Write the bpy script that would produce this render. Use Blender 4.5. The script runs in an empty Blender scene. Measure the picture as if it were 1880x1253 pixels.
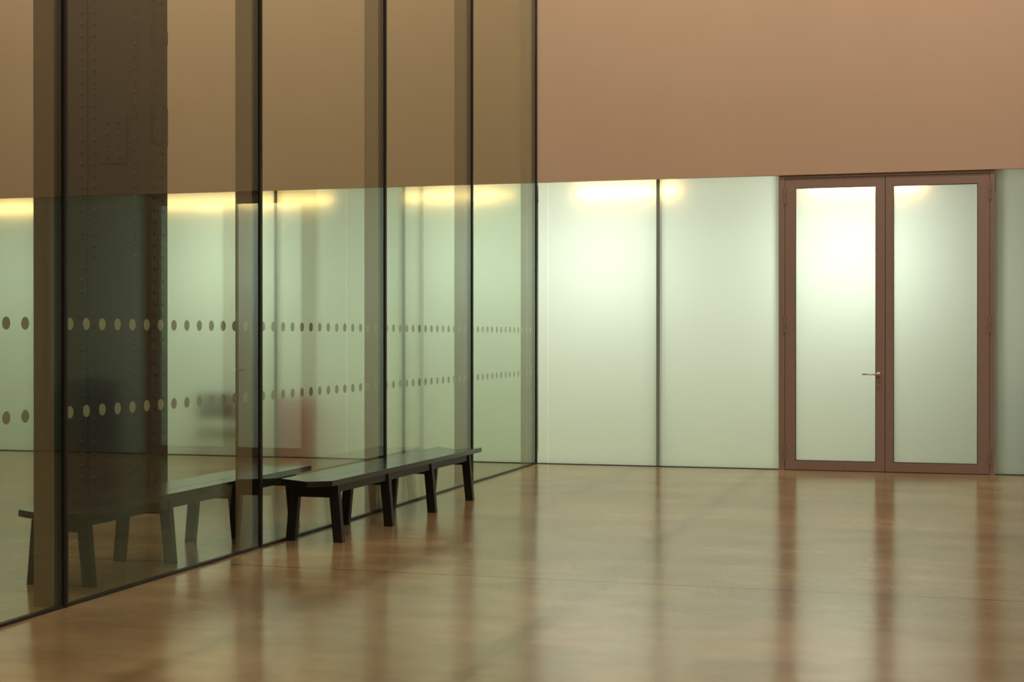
import bpy, bmesh, math, random
from mathutils import Vector, Matrix
PI = math.pi
S = bpy.context.scene
C = S.collection
random.seed(4)

# ------------------------------------------------------------------ camera
cam = bpy.data.cameras.new('camera')
cam.sensor_width = 36.0
cam.lens = 2789.6 / 1880.0 * 36.0
cam.clip_end = 200
camo = bpy.data.objects.new('camera', cam)
camo.location = (4.649, -16.930, 1.48)
camo.rotation_euler = (math.radians(90 - 0.199), 0, math.radians(16.314))
C.objects.link(camo)
S.camera = camo

# ------------------------------------------------------------------ world, exposure
S.view_settings.view_transform = 'Standard'
S.view_settings.look = 'None'
S.view_settings.gamma = 1.0
S.view_settings.use_curve_mapping = False
S.view_settings.exposure = 0.0
w = bpy.data.worlds.new('world'); S.world = w; w.use_nodes = True
w.node_tree.nodes['Background'].inputs[0].default_value = (1.0, 0.80, 0.60, 1)
w.node_tree.nodes['Background'].inputs[1].default_value = 0.075


# ------------------------------------------------------------------ lights
def area(name, loc, target, sx, sy, power, col):
    l = bpy.data.lights.new(name, 'AREA'); l.shape = 'RECTANGLE'
    l.size = sx; l.size_y = sy; l.energy = power; l.color = col
    o = bpy.data.objects.new(name, l); o.location = loc
    d = Vector(target) - Vector(loc)
    o.rotation_euler = d.to_track_quat('-Z', 'Y').to_euler()
    C.objects.link(o)
    return o


# hall: a warm wash down the plaster wall and a broad soft light high over the floor
area('wall_wash_light', (2.5, -2.6, 8.3), (2.5, 0.0, 4.9), 22, 0.4, 450, (1.0, 0.83, 0.67))
area('hall_light', (5.0, -12.0, 9.5), (3.0, -10.0, 0.0), 9, 9, 580, (1.0, 0.80, 0.60))
area('hall_light', (-5.5, -9.0, 9.5), (-4.0, -8.0, 0.0), 6, 8, 420, (1.0, 0.80, 0.60))
# corridor behind the frosted glass: warm tubes close under its ceiling, cool lamps a little further back
TUBES = [(-7.3, 1.5, 1.0), (-3.72, 2.3, 0.9), (-0.95, 1.35, 0.6), (1.05, 1.15, 1.0), (3.68, 1.2, 1.5)]
for i, (x, L, k) in enumerate(TUBES):
    area('corridor_tube_light', (x, 0.125, 3.12), (x, 0.0, 3.115), L, 0.05, 2.9 * k * L, (1.0, 0.54, 0.22))
LAMPS = [(-7.0, 0.6), (-4.1, 1.0), (-1.0, 0.7), (0.82, 1.25), (3.55, 1.75)]
for i, (x, k) in enumerate(LAMPS):
    area('corridor_cool_light', (x, 1.15, 2.50), (x, 0.0, 2.30), 0.9, 0.7, 11.0 * k, (0.98, 1.0, 0.96))
area('corridor_soft_light', (-1.9, 2.3, 1.7), (-1.9, 0.0, 1.3), 13.6, 1.5, 88, (0.95, 1.0, 0.90))
area('corridor_soft_light', (10.0, 2.3, 1.7), (10.0, 0.0, 1.1), 6.5, 0.6, 4, (0.88, 1.0, 0.92))


# ------------------------------------------------------------------ materials
def mat(name):
    m = bpy.data.materials.new(name); m.use_nodes = True
    nt = m.node_tree; nt.nodes.clear()
    out = nt.nodes.new('ShaderNodeOutputMaterial')
    return m, nt, out


def N(nt, t, **kw):
    n = nt.nodes.new(t)
    for k, v in kw.items():
        setattr(n, k, v)
    return n


def surf(name, col, rough=0.6, metal=0.0, var=0.06, scale=12.0, bump=0.0, bscale=60.0, spec=0.5):
    m, nt, out = mat(name)
    b = N(nt, 'ShaderNodeBsdfPrincipled')
    b.inputs['Roughness'].default_value = rough
    b.inputs['Metallic'].default_value = metal
    b.inputs['Specular IOR Level'].default_value = spec
    tc = N(nt, 'ShaderNodeTexCoord')
    nz = N(nt, 'ShaderNodeTexNoise'); nz.inputs['Scale'].default_value = scale; nz.inputs['Detail'].default_value = 4
    nt.links.new(tc.outputs['Object'], nz.inputs['Vector'])
    rp = N(nt, 'ShaderNodeValToRGB')
    rp.color_ramp.elements[0].position = 0.3; rp.color_ramp.elements[1].position = 0.7
    rp.color_ramp.elements[0].color = tuple(max(0, c * (1 - var)) for c in col) + (1,)
    rp.color_ramp.elements[1].color = tuple(min(1, c * (1 + var)) for c in col) + (1,)
    nt.links.new(nz.outputs['Fac'], rp.inputs[0]); nt.links.new(rp.outputs[0], b.inputs['Base Color'])
    if bump:
        n2 = N(nt, 'ShaderNodeTexNoise'); n2.inputs['Scale'].default_value = bscale
        nt.links.new(tc.outputs['Object'], n2.inputs['Vector'])
        bp = N(nt, 'ShaderNodeBump'); bp.inputs['Strength'].default_value = bump; bp.inputs['Distance'].default_value = 0.002
        nt.links.new(n2.outputs['Fac'], bp.inputs['Height']); nt.links.new(bp.outputs[0], b.inputs['Normal'])
    nt.links.new(b.outputs[0], out.inputs[0])
    return m


def glass_mat(name, tint, ior=1.5):
    m, nt, out = mat(name)
    geo = N(nt, 'ShaderNodeNewGeometry')
    mi = N(nt, 'ShaderNodeMix'); mi.data_type = 'FLOAT'
    mi.inputs[2].default_value = ior; mi.inputs[3].default_value = 1.0 / ior
    nt.links.new(geo.outputs['Backfacing'], mi.inputs[0])
    fr = N(nt, 'ShaderNodeFresnel'); nt.links.new(mi.outputs[0], fr.inputs['IOR'])
    tr = N(nt, 'ShaderNodeBsdfTransparent'); tr.inputs[0].default_value = tint + (1,)
    gl = N(nt, 'ShaderNodeBsdfGlossy'); gl.inputs['Roughness'].default_value = 0.0
    gl.inputs[0].default_value = (0.92, 1.0, 0.94, 1)
    ms = N(nt, 'ShaderNodeMixShader')
    nt.links.new(fr.outputs[0], ms.inputs[0]); nt.links.new(tr.outputs[0], ms.inputs[1]); nt.links.new(gl.outputs[0], ms.inputs[2])
    nt.links.new(ms.outputs[0], out.inputs[0])
    return m


def frosted_mat(name, tcol, dcol):
    m, nt, out = mat(name)
    tl = N(nt, 'ShaderNodeBsdfTranslucent'); tl.inputs[0].default_value = tcol + (1,)
    df = N(nt, 'ShaderNodeBsdfDiffuse'); df.inputs[0].default_value = dcol + (1,)
    m1 = N(nt, 'ShaderNodeMixShader'); m1.inputs[0].default_value = 0.22
    nt.links.new(tl.outputs[0], m1.inputs[1]); nt.links.new(df.outputs[0], m1.inputs[2])
    gl = N(nt, 'ShaderNodeBsdfGlossy'); gl.inputs['Roughness'].default_value = 0.35
    fr = N(nt, 'ShaderNodeFresnel'); fr.inputs[0].default_value = 1.3
    m2 = N(nt, 'ShaderNodeMixShader')
    nt.links.new(fr.outputs[0], m2.inputs[0]); nt.links.new(m1.outputs[0], m2.inputs[1]); nt.links.new(gl.outputs[0], m2.inputs[2])
    nt.links.new(m2.outputs[0], out.inputs[0])
    return m


def tinted(name, tcol, dcol):
    m, nt, out = mat(name)
    tr = N(nt, 'ShaderNodeBsdfTransparent'); tr.inputs[0].default_value = tcol + (1,)
    df = N(nt, 'ShaderNodeBsdfDiffuse'); df.inputs[0].default_value = dcol + (1,)
    ms = N(nt, 'ShaderNodeMixShader'); ms.inputs[0].default_value = 0.12
    nt.links.new(tr.outputs[0], ms.inputs[1]); nt.links.new(df.outputs[0], ms.inputs[2])
    nt.links.new(ms.outputs[0], out.inputs[0])
    return m


def floor_mat():
    m, nt, out = mat('polished_concrete')
    L = nt.links.new
    b = N(nt, 'ShaderNodeBsdfPrincipled')
    tc = N(nt, 'ShaderNodeTexCoord')

    def noise(scale, detail, sx=1, sy=1, rough=0.55, dist=0.0):
        mp = N(nt, 'ShaderNodeMapping'); mp.inputs['Scale'].default_value = (sx, sy, 1)
        L(tc.outputs['Object'], mp.inputs[0])
        n = N(nt, 'ShaderNodeTexNoise'); n.inputs['Scale'].default_value = scale; n.inputs['Detail'].default_value = detail
        n.inputs['Roughness'].default_value = rough; n.inputs['Distortion'].default_value = dist
        L(mp.outputs[0], n.inputs['Vector'])
        return n.outputs['Fac']

    def ramp(src, p0, p1, c0, c1):
        r = N(nt, 'ShaderNodeValToRGB'); e = r.color_ramp.elements
        e[0].position = p0; e[1].position = p1; e[0].color = c0; e[1].color = c1
        L(src, r.inputs[0]); return r.outputs[0]

    def mul(a, bb, fac=1.0, mode='MULTIPLY'):
        x = N(nt, 'ShaderNodeMix'); x.data_type = 'RGBA'; x.blend_type = mode; x.inputs[0].default_value = fac
        L(a, x.inputs[6]); L(bb, x.inputs[7]); return x.outputs[2]

    big = ramp(noise(0.55, 4, dist=0.0), 0.22, 0.78, (0.24, 0.168, 0.090, 1), (0.50, 0.362, 0.200, 1))
    mid = ramp(noise(1.5, 3, 1, 1.7, 0.5, 0.0), 0.22, 0.80, (0.66, 0.61, 0.56, 1), (1.15, 1.15, 1.15, 1))
    col = mul(big, mid)
    # saw-cut joints and the dark traffic stains that run along the partition's direction
    sp = N(nt, 'ShaderNodeSeparateXYZ'); L(tc.outputs['Object'], sp.inputs[0])

    def line(axis, at, halfw, soft, wob=0.0):
        v = sp.outputs[axis]
        if wob:
            a = N(nt, 'ShaderNodeMath', operation='MULTIPLY_ADD')
            L(noise(1.7, 1), a.inputs[0]); a.inputs[1].default_value = wob; L(v, a.inputs[2]); v = a.outputs[0]
            at = at + wob * 0.5
        s = N(nt, 'ShaderNodeMath', operation='SUBTRACT'); L(v, s.inputs[0]); s.inputs[1].default_value = at
        ab = N(nt, 'ShaderNodeMath', operation='ABSOLUTE'); L(s.outputs[0], ab.inputs[0])
        mr = N(nt, 'ShaderNodeMapRange'); mr.inputs[1].default_value = halfw; mr.inputs[2].default_value = halfw + soft
        mr.inputs[3].default_value = 1.0; mr.inputs[4].default_value = 0.0
        L(ab.outputs[0], mr.inputs[0]); return mr.outputs[0]

    def darken(colr, msk, amt, tone):
        x = N(nt, 'ShaderNodeMix'); x.data_type = 'RGBA'; x.blend_type = 'MULTIPLY'
        f = N(nt, 'ShaderNodeMath', operation='MULTIPLY'); L(msk, f.inputs[0]); f.inputs[1].default_value = amt
        L(f.outputs[0], x.inputs[0]); L(colr, x.inputs[6]); x.inputs[7].default_value = tone
        return x.outputs[2]
    for at in (-8.02, -2.0, -14.05):
        col = darken(col, line(1, at, 0.004, 0.009), 1.0, (0.20, 0.15, 0.10, 1))
    for at, hw in ((-7.02, 0.04), (-5.15, 0.05), (-3.3, 0.06), (-10.3, 0.05)):
        col = darken(col, line(1, at, hw, 0.30, 0.10), 0.35, (0.60, 0.50, 0.40, 1))
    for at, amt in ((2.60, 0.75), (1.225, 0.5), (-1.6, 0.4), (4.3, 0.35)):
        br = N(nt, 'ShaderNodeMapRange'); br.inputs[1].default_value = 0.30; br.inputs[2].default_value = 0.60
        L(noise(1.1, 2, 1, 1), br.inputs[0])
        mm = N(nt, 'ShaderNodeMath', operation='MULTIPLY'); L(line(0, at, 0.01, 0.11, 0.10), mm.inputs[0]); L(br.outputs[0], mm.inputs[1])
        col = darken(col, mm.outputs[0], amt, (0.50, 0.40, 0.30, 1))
    L(col, b.inputs['Base Color'])
    rr = N(nt, 'ShaderNodeMapRange'); rr.inputs[3].default_value = 0.14; rr.inputs[4].default_value = 0.20
    L(noise(1.1, 2), rr.inputs[0]); L(rr.outputs[0], b.inputs['Roughness'])
    b.inputs['Specular IOR Level'].default_value = 0.5
    bp = N(nt, 'ShaderNodeBump'); bp.inputs['Strength'].default_value = 0.06; bp.inputs['Distance'].default_value = 0.004
    L(noise(0.9, 0), bp.inputs['Height']); L(bp.outputs[0], b.inputs['Normal'])
    L(b.outputs[0], out.inputs[0])
    return m


M = dict(
    plaster=surf('pinkish_beige_plaster', (0.57, 0.415, 0.30), 0.85, var=0.02, scale=1.2, bump=0.25, bscale=90, spec=0.2),
    floor=floor_mat(),
    pane=glass_mat('tinted_clear_glass', (0.795, 0.825, 0.745), 1.5),
    clear=glass_mat('clear_glass_body', (0.97, 1.0, 0.98), 1.25),
    frost=frosted_mat('frosted_glass_face', (0.85, 0.92, 0.79), (0.55, 0.62, 0.52)),
    seam=frosted_mat('pale_seam_film', (1.0, 1.0, 0.92), (0.9, 0.9, 0.8)),
    door_metal=surf('brown_painted_metal', (0.30, 0.205, 0.168), 0.45, var=0.05, scale=25),
    fin=surf('tan_painted_steel', (0.43, 0.31, 0.22), 0.5, var=0.04, scale=8),
    black=surf('black_steel', (0.012, 0.010, 0.010), 0.4, var=0.1),
    gasket=surf('dark_grey_gasket', (0.012, 0.012, 0.011), 0.5, var=0.1),
    joint=surf('grey_silicone_joint', (0.26, 0.31, 0.29), 0.6, var=0.05),
    dot=surf('pale_grey_film_dot', (0.78, 0.74, 0.58), 0.7, var=0.02),
    column=surf('dark_painted_riveted_steel', (0.043, 0.030, 0.024), 0.55, var=0.12, scale=5, bump=0.3, bscale=30),
    bench=surf('black_stained_wood', (0.016, 0.0135, 0.012), 0.16, var=0.25, scale=9, spec=0.6),
    legwood=surf('black_stained_leg_wood', (0.013, 0.010, 0.009), 0.42, var=0.25, scale=9),
    handle=surf('satin_steel', (0.72, 0.62, 0.52), 0.3, metal=0.7, var=0.03),
    darkceil=surf('dark_grey_ceiling_paint', (0.10, 0.10, 0.09), 0.8),
    white=surf('white_corridor_paint', (0.72, 0.76, 0.68), 0.8, var=0.02),
    corrfloor=surf('corridor_floor', (0.66, 0.57, 0.34), 0.7, var=0.04),
    red=tinted('red_tinted_plastic', (0.90, 0.58, 0.60), (0.5, 0.08, 0.08)),
    dark=surf('dark_grey_fabric', (0.05, 0.055, 0.06), 0.8, var=0.05),
    blue=tinted('blue_tinted_plastic', (0.45, 0.64, 0.82), (0.05, 0.15, 0.4)),
)


# ------------------------------------------------------------------ mesh helpers
def box(bm, x0, x1, y0, y1, z0, z1, mi=0):
    v = [bm.verts.new(p) for p in ((x0, y0, z0), (x1, y0, z0), (x1, y1, z0), (x0, y1, z0),
                                   (x0, y0, z1), (x1, y0, z1), (x1, y1, z1), (x0, y1, z1))]
    fs = []
    for q in ((3, 2, 1, 0), (4, 5, 6, 7), (0, 1, 5, 4), (1, 2, 6, 5), (2, 3, 7, 6), (3, 0, 4, 7)):
        f = bm.faces.new([v[i] for i in q]); f.material_index = mi; fs.append(f)
    return fs


def prism(bm, bottom, top):
    """closed solid between two polygons with the same number of corners"""
    a = [bm.verts.new(p) for p in bottom]; b = [bm.verts.new(p) for p in top]
    bm.faces.new(list(reversed(a))); bm.faces.new(b)
    n = len(a)
    for i in range(n):
        bm.faces.new((a[i], a[(i + 1) % n], b[(i + 1) % n], b[i]))


def cyl(bm, p, axis, r, h, seg=16, r2=None):
    """cylinder centred on p"""
    mtx = Matrix.Translation(Vector(p)) @ Vector((0, 0, 1)).rotation_difference(Vector(axis)).to_matrix().to_4x4()
    bmesh.ops.create_cone(bm, cap_ends=True, segments=seg, radius1=r, radius2=r if r2 is None else r2, depth=h, matrix=mtx)


def obj(name, bm, m, parent=None, bevel=0.0, smooth=False):
    bmesh.ops.recalc_face_normals(bm, faces=bm.faces[:])
    me = bpy.data.meshes.new(name); bm.to_mesh(me); bm.free()
    for k in (m if isinstance(m, (list, tuple)) else [m]):
        me.materials.append(k)
    if smooth:
        for p in me.polygons:
            p.use_smooth = True
    o = bpy.data.objects.new(name, me); C.objects.link(o)
    if parent:
        o.parent = parent
    if bevel:
        b = o.modifiers.new('bevel', 'BEVEL'); b.width = bevel; b.segments = 2; b.limit_method = 'ANGLE'
    return o


def tag(o, label=None, cat=None, group=None, kind=None):
    if label: o['label'] = label
    if cat: o['category'] = cat
    if group: o['group'] = group
    if kind: o['kind'] = kind
    return o


def empty(name, loc=(0, 0, 0), rz=0.0):
    o = bpy.data.objects.new(name, None); o.location = loc; o.rotation_euler = (0, 0, rz)
    o.empty_display_size = 0.1
    C.objects.link(o); return o


def boxobj(name, dims, m, parent=None, bevel=0.0):
    bm = bmesh.new(); box(bm, *dims); return obj(name, bm, m, parent, bevel)


WT = 3.247          # height of the frosted band / underside of the plaster wall
XL, XR = -9.9, 13.5
H = 8.0

# ------------------------------------------------------------------ shell
tag(boxobj('floor', (XL, XR, -20, 0.06, -0.2, 0.0), M['floor']),
    'polished tan concrete floor with saw cut joints and stains', 'floor', kind='structure')
tag(boxobj('wall_back', (XL, XR, -0.03, 0.30, WT, H), M['plaster']),
    'plain pinkish beige plaster wall above the frosted glass band', 'wall', kind='structure')
# corridor behind the frosted glass
bm = bmesh.new()
box(bm, XL, XR, 2.55, 2.65, -0.15, WT)
tag(obj('wall_corridor', bm, M['white']), 'pale rear wall of the corridor behind the frosted glass', 'wall', kind='structure')
tag(boxobj('wall_corridor_left', (XL - 0.1, XL, 0.0, 2.65, -0.15, WT), M['white']),
    'pale end wall at the left end of the corridor', 'wall', kind='structure')
tag(boxobj('wall_corridor_right', (XR, XR + 0.1, 0.0, 2.65, -0.15, WT), M['white']),
    'pale end wall at the right end of the corridor', 'wall', kind='structure')
tag(boxobj('floor_corridor', (XL, XR, 0.06, 2.55, -0.2, 0.0), M['corrfloor']),
    'pale floor of the corridor behind the frosted glass', 'floor', kind='structure')
tag(boxobj('ceiling_corridor', (XL, XR, 0.30, 2.65, WT, WT + 0.1), M['darkceil']),
    'dark ceiling of the corridor behind the frosted glass', 'ceiling', kind='structure')
tag(boxobj('trim_1', (XL, 2.764, 0.010, 0.05, 0.0, 0.007), M['black']),
    'thin dark sill line under the frosted panels left of the door', 'trim', kind='structure')
tag(boxobj('trim_2', (5.035, XR, 0.010, 0.05, 0.0, 0.007), M['black']),
    'thin dark sill line under the frosted panels right of the door', 'trim', kind='structure')


# ------------------------------------------------------------------ frosted wall panels
SEAMS = (0.119, 1.465, -2.382)


def frosted(bm, x0, x1, z0, z1, y0=0.02, t=0.012):
    # front face etched, body clear; a slim seam interrupts some panels
    for x in SEAMS:
        if x0 < x < x1 and y0 == 0.02:
            frosted(bm, x0, x - 0.008, z0, z1, y0, t); frosted(bm, x + 0.008, x1, z0, z1, y0, t)
            return
    fs = box(bm, x0, x1, y0, y0 + t, z0, z1, 1)
    fs[2].material_index = 0


joints = [-9.90, -8.285, -6.63, -4.966, -3.309, -1.652, 0.0, 1.408, 2.764]
desc = ['frosted glass wall panel at the far left end beyond the edge of view',
        'backlit frosted glass wall panel at the left edge of view',
        'backlit frosted glass wall panel half hidden behind the nearest tan fin',
        'backlit frosted glass wall panel right of the riveted column, seen through the partition',
        'backlit frosted glass wall panel with a red blur low down behind it',
        'backlit frosted glass wall panel just left of the corner, seen through the partition',
        'backlit frosted glass wall panel right of the partition corner with a bright warm glow on top',
        'backlit frosted glass wall panel between the dark joint and the brown double door']
wn = 0
G = 0.006
for i in range(len(joints) - 1):
    wn += 1
    r = empty('window_%d' % wn, (0, 0, 0)); tag(r, desc[i], 'frosted panel', kind='structure')
    bm = bmesh.new(); frosted(bm, joints[i] + G, joints[i + 1] - G, 0.010, WT)
    obj('frosted_pane', bm, [M['frost'], M['clear']], r)
for a, b_, d in ((5.035, 6.45, 'frosted glass wall panel right of the double door with a blue blur behind it'),
                 (6.45, 7.86, 'frosted glass wall panel second to the right of the double door'),
                 (7.86, 9.27, 'frosted glass wall panel third to the right of the double door'),
                 (9.27, 10.68, 'frosted glass wall panel fourth to the right of the double door'),
                 (10.68, 12.09, 'frosted glass wall panel fifth to the right of the double door'),
                 (12.09, 13.5, 'frosted glass wall panel at the far right end')):
    wn += 1
    r = empty('window_%d' % wn, (0, 0, 0)); tag(r, d, 'frosted panel', kind='structure')
    bm = bmesh.new(); frosted(bm, a + G, b_ - G, 0.010, WT)
    obj('frosted_pane', bm, [M['frost'], M['clear']], r)
tn = 2
for x in (-8.285, -6.63, -4.966, -3.309, -1.652, 1.408, 6.45, 7.86, 9.27, 10.68, 12.09):
    tn += 1
    bm = bmesh.new(); box(bm, x - 0.019, x + 0.019, 0.016, 0.0195, 0.010, WT - 0.002)
    # slim support post behind the joint
    box(bm, x - 0.022, x + 0.022, 0.035, 0.09, 0.010, WT - 0.002)
    tag(obj('trim_%d' % tn, bm, M['joint']), 'grey vertical joint between two frosted panels', 'joint',
        group='joints between frosted panels', kind='structure')

for x in SEAMS:
    tn += 1
    bm = bmesh.new(); fs = box(bm, x - 0.0079, x + 0.0079, 0.0195, 0.0315, 0.010, WT - 0.002, 1); fs[2].material_index = 0
    tag(obj('trim_%d' % tn, bm, [M['seam'], M['clear']]), 'pale thin vertical seam on a frosted panel', 'seam',
        group='pale seams on frosted panels', kind='structure')

# ------------------------------------------------------------------ double door
door = empty('door_1', (2.764, 0, 0))
tag(door, 'tall brown metal double door with two frosted glass panes', 'double door', kind='structure')
ox = -2.764
FY0, FY1 = -0.004, 0.10
bm = bmesh.new()
box(bm, 2.764 + ox, 2.827 + ox, FY0, FY1, 0.0, WT)
box(bm, 4.988 + ox, 5.035 + ox, FY0, FY1, 0.0, WT)
box(bm, 2.827 + ox, 4.988 + ox, FY0, FY1, 3.214, WT)
box(bm, 2.827 + ox, 2.86 + ox, 0.056, FY1, 0.0, 3.214)
box(bm, 4.955 + ox, 4.988 + ox, 0.056, FY1, 0.0, 3.214)
box(bm, 3.885 + ox, 3.93 + ox, 0.056, 0.075, 0.0, 3.214)
box(bm, 2.86 + ox, 4.955 + ox, 0.056, FY1, 3.18, 3.214)
box(bm, 2.86 + ox, 4.955 + ox, 0.056, FY1, 0.0, 0.02)
obj('door_frame', bm, M['door_metal'], door)


def leaf(x0, x1, g0, g1, handle):
    bm = bmesh.new()
    y0, y1 = 0.0, 0.055
    box(bm, x0, g0, y0, y1, 0.006, 3.209)
    box(bm, g1, x1, y0, y1, 0.006, 3.209)
    box(bm, g0, g1, y0, y1, 0.006, 0.105)
    box(bm, g0, g1, y0, y1, 3.106, 3.209)
    lf = obj('door_leaf', bm, M['door_metal'], door)
    bm = bmesh.new()
    for a in ((g0, g0 + 0.006, 0.105, 3.106), (g1 - 0.006, g1, 0.105, 3.106), (g0, g1, 0.105, 0.111), (g0, g1, 3.100, 3.106)):
        box(bm, a[0], a[1], 0.012, 0.028, a[2], a[3])
    obj('glazing_bead', bm, M['black'], lf)
    bm = bmesh.new(); frosted(bm, g0, g1, 0.105, 3.106, 0.028, 0.012)
    obj('glass_pane', bm, [M['frost'], M['clear']], lf)
    if handle:
        bm = bmesh.new()
        hx, hz = 3.835 + ox, 1.062
        cyl(bm, (hx, -0.004, hz), (0, 1, 0), 0.024, 0.008, 20)
        cyl(bm, (hx, -0.032, hz), (0, 1, 0), 0.010, 0.050, 14)
        cyl(bm, (hx - 0.076, -0.055, hz), (1, 0, 0), 0.0095, 0.172, 14)
        bmesh.ops.create_uvsphere(bm, u_segments=12, v_segments=8, radius=0.0095, matrix=Matrix.Translation((hx - 0.162, -0.055, hz)))
        bmesh.ops.create_uvsphere(bm, u_segments=12, v_segments=8, radius=0.010, matrix=Matrix.Translation((hx + 0.009, -0.055, hz)))
        h = obj('lever_handle', bm, M['handle'], lf, smooth=True)
        tag(h, 'pale satin metal lever handle')
        bm = bmesh.new(); cyl(bm, (hx, -0.004, hz - 0.075), (0, 1, 0), 0.014, 0.008, 18)
        obj('keyhole_cover', bm, M['door_metal'], lf)
    hxs = x0 if handle else x1
    for zz in (3.02, 1.60, 0.205) if handle else (3.02, 1.60, 0.19):
        bm = bmesh.new()
        cyl(bm, (hxs + (-0.004 if handle else 0.004), -0.010, zz + 0.045), (0, 0, 1), 0.011, 0.086, 12)
        cyl(bm, (hxs + (-0.004 if handle else 0.004), -0.010, zz - 0.045), (0, 0, 1), 0.009, 0.086, 12)
        obj('hinge', bm, M['door_metal'], lf, smooth=False)


leaf(2.831 + ox, 3.903 + ox, 2.944 + ox, 3.807 + ox, True)
leaf(3.909 + ox, 4.984 + ox, 3.990 + ox, 4.863 + ox, False)

# ------------------------------------------------------------------ clear glass partition along x = 0
MY = [-14.49, -12.08, -9.683, -7.265, -4.857, -2.447, -0.030]
GX0, GX1 = -0.020, -0.006
pd = ['clear partition pane nearest the camera, beyond the left edge of view',
      'clear partition pane at the left edge of view, left of the nearest tan fin',
      'clear partition pane in front of the dark riveted column',
      'clear partition pane behind the near end of the right hand bench',
      'clear partition pane behind the far half of the right hand bench',
      'clear partition pane next to the far corner']
for i in range(len(MY) - 1):
    wn += 1
    y0, y1 = MY[i] + 0.012, MY[i + 1] - 0.012
    r = empty('window_%d' % wn, (0, 0, 0)); tag(r, pd[i], 'glass partition', kind='structure')
    boxobj('glass_pane', (GX0, GX1, y0, y1, 0.012, H), M['pane'], r)
    for zc in (1.545, 1.059):
        bm = bmesh.new()
        for k in range(14):
            yc = MY[i] + 0.073 + 0.165 * k
            if yc > y1 - 0.03 or (MY[i] < -12 and k > 12): break
            cyl(bm, (GX0 - 0.0012, yc, zc), (1, 0, 0), 0.034, 0.0016, 28)
        d = obj('dot_row', bm, M['dot'], r); tag(d, 'row of pale grey round safety dots')
tag(boxobj('trim_30', (-0.036, 0.0, -14.49, -0.004, 0.0, 0.016), M['black']),
    'thin black floor channel under the glass partition', 'trim', kind='structure')

fd = {-12.08: 'black mullion with tan steel fin, beyond the left edge of view',
      -9.683: 'black mullion with tan steel fin left of the riveted column, nearest of the row',
      -7.265: 'black mullion with tan steel fin just left of the right hand bench',
      -4.857: 'black mullion with tan steel fin rising behind the middle of the right hand bench',
      -2.447: 'black mullion with tan steel fin rising by the far end of the right hand bench',
      -0.030: 'black mullion with tan steel fin in the corner against the back wall'}
root = None
for y in MY[1:]:
    if root is None:
        root = empty('mullion_fin', (0, y, 0))
        parts = []
        bm = bmesh.new()
        box(bm, -0.006, 0.003, -0.018, 0.018, 0.0, H)
        box(bm, 0.003, 0.005, -0.007, 0.007, 0.0, H)
        c = obj('pressure_cap', bm, M['black'], root); tag(c, 'black outer cap'); parts.append(c)
        bm = bmesh.new()
        box(bm, -0.060, -0.0205, -0.018, 0.018, 0.0, H)
        box(bm, -0.0205, -0.006, -0.010, 0.010, 0.0, H)
        c = obj('mullion_post', bm, M['gasket'], root); tag(c, 'dark grey inner post'); parts.append(c)
        c = boxobj('steel_fin', (-0.185, -0.060, -0.024, 0.024, 0.0, H), M['fin'], root); tag(c, 'tan painted fin'); parts.append(c)
        t = root
    else:
        t = root.copy(); C.objects.link(t); t.location = (0, y, 0)
        for c in parts:
            k = c.copy(); k.parent = t; C.objects.link(k)
    tag(t, fd[y], 'mullion', 'mullions of the glass partition')

# ------------------------------------------------------------------ riveted steel column
col = empty('riveted_column', (-1.923, -5.40, 0))
tag(col, 'dark brown riveted steel column standing behind the glass partition', 'column')
bm = bmesh.new()
box(bm, -0.96, 0.0, 0.0, 0.288, 0.0, H)
obj('shaft', bm, M['column'], col, 0.004)
bm = bmesh.new(); box(bm, -0.96, -0.608, -0.012, -0.0003, 0.0, H)
obj('edge_plate', bm, M['column'], col, 0.003)
bm = bmesh.new(); box(bm, -0.17, 0.003, -0.012, -0.0003, 0.0, H)
obj('edge_plate', bm, M['column'], col, 0.003)


def plate(dims, riv):
    p = boxobj('cover_plate', dims, M['column'], col, 0.003)
    return p


plate((-0.475, -0.225, -0.012, -0.0003, 2.957, 3.376), None)
plate((0.0003, 0.012, 0.020, 0.275, 3.12, 3.45), None)
plate((0.0003, 0.012, 0.020, 0.275, 4.00, 4.115), None)


def rivets(pts, axis):
    bm = bmesh.new()
    for p in pts:
        mtx = Matrix.Translation(Vector(p)) @ Matrix.Diagonal((1.0 if axis else 1.0, 1.0, 1.0, 1.0))
        bmesh.ops.create_uvsphere(bm, u_segments=10, v_segments=6, radius=0.0165, matrix=mtx)
        # flatten along the axis it sticks out of
    for v in bm.verts:
        pass
    return obj('rivet_row', bm, M['column'], col, smooth=True)


step = 0.1
for xx, yy in ((-0.656, -0.013), (-0.544, -0.002), (-0.139, -0.013)):
    rivets([(xx, yy, 0.06 + step * k) for k in range(int(H / step))], 0)
for dy in (0.066, 0.205):
    rivets([(0.003 if not (3.11 < z < 3.46 or 3.99 < z < 4.13) else 0.014, dy, z) for z in [0.05 + step * k for k in range(int(H / step))]], 1)
for xx in (-0.41, -0.295):
    rivets([(xx, -0.014, 3.01 + step * k) for k in range(4)], 0)


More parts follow.
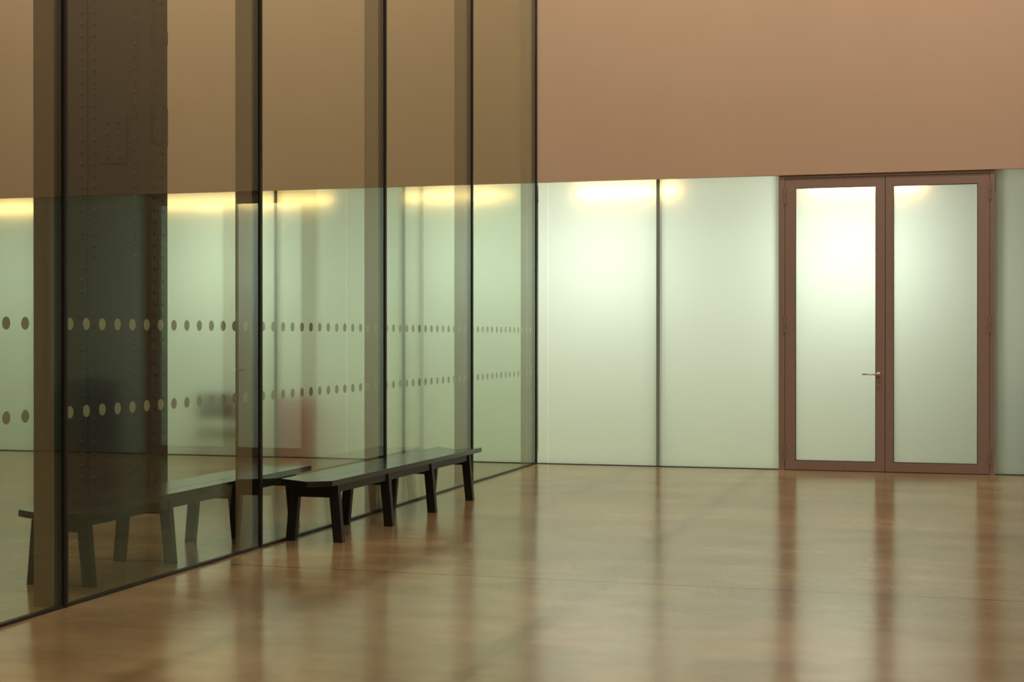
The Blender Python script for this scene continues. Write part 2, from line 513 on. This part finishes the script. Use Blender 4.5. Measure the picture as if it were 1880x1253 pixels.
# ------------------------------------------------------------------ benches
def make_bench(loc, rz):
    r = empty('bench', loc, rz)
    z0, z1 = 0.417, 0.457
    jx = 0.062
    # two boards whose ends meet in a V: point out at the near end, notch in at the far end
    for a in (((-0.210, -0.10), (jx - 0.0015, -0.255), (jx - 0.0015, 2.92), (-0.210, 3.195)),
              ((jx + 0.0015, -0.255), (0.210, -0.145), (0.210, 3.195), (jx + 0.0015, 2.92))):
        bm = bmesh.new()
        prism(bm, [(x, y, z0) for x, y in a], [(x, y, z1) for x, y in a])
        obj('seat_board', bm, M['bench'], r, 0.0015)
    for sx in (-1, 1):
        bm = bmesh.new(); box(bm, min(sx * .150, sx * .176), max(sx * .150, sx * .176), 0.05, 2.92, 0.357, z0)
        obj('side_rail', bm, M['legwood'], r, 0.0015)
    for k in range(4):
        y = 0.967 * k
        bm = bmesh.new(); box(bm, -0.125, 0.125, y + 0.006, y + 0.046, 0.320, z0)
        obj('cross_rail', bm, M['legwood'], r, 0.0015)
        for sx in (-1, 1):
            bm = bmesh.new()
            xo, xi, to, ti = 0.222 * sx, 0.152 * sx, 0.186 * sx, 0.112 * sx
            prism(bm, [(xo, y, 0), (xi, y, 0), (xi, y + 0.052, 0), (xo, y + 0.052, 0)],
                  [(to, y, z0), (ti, y, z0), (ti, y + 0.052, z0), (to, y + 0.052, z0)])
            obj('leg', bm, M['legwood'], r, 0.0015)
    return r


b1 = make_bench((0.222, -6.87, 0), math.radians(-0.9))
tag(b1, 'long black wooden bench in front of the glass partition, on the right', 'bench', 'black benches on either side of the glass')
b2 = b1.copy(); C.objects.link(b2); b2.location = (-0.435, -9.075, 0); b2.rotation_euler = (0, 0, math.radians(0.15))
for c in list(b1.children):
    k = c.copy(); k.parent = b2; C.objects.link(k)
tag(b2, 'long black wooden bench seen through the glass partition, on the left', 'bench', 'black benches on either side of the glass')


# ------------------------------------------------------------------ things that show as blurs behind the frosted glass
def armchair(name, loc, wdt, dep, hgt, m, label):
    r = empty(name, loc); tag(r, label, 'armchair')
    # its back stands close to the glass
    boxobj('backrest', (-wdt / 2 + 0.09, wdt / 2 - 0.09, 0.0, 0.14, 0.10, hgt), m, r, 0.03)
    boxobj('seat', (-wdt / 2 + 0.10, wdt / 2 - 0.10, 0.14, dep, 0.12, 0.42), m, r, 0.03)
    for s in (-1, 1):
        x = s * (wdt / 2 - 0.045)
        boxobj('armrest', (x - 0.045, x + 0.045, 0.0, dep, 0.04, hgt * 0.96), m, r, 0.02)
        for yy in (0.05, dep - 0.05):
            bm = bmesh.new(); cyl(bm, (x, yy, 0.02), (0, 0, 1), 0.02, 0.04, 10)
            obj('foot', bm, M['black'], r)
    return r


armchair('armchair', (-3.06, 0.135, 0), 0.62, 0.62, 0.80, M['red'], 'red tinted boxy armchair showing as a blur behind the frosted panel, mid left')
armchair('armchair', (5.72, 0.135, 0), 0.80, 0.62, 0.98, M['blue'], 'blue tinted boxy armchair showing as a blur behind the frosted panel right of the door')
ch = empty('chair', (-4.09, 0.14, 0)); tag(ch, 'dark grey chair showing as a blur behind the frosted panel beside the riveted column', 'chair')
boxobj('backrest', (-0.28, 0.28, 0.0, 0.05, 0.52, 0.82), M['dark'], ch, 0.015)
boxobj('seat', (-0.26, 0.26, 0.06, 0.50, 0.40, 0.45), M['dark'], ch, 0.01)
for sx in (-1, 1):
    boxobj('leg', (sx * .27 - .015, sx * .27 + .015, 0.01, 0.05, 0.0, 0.52), M['dark'], ch)
    boxobj('leg', (sx * .24 - .015, sx * .24 + .015, 0.46, 0.49, 0.0, 0.40), M['dark'], ch)
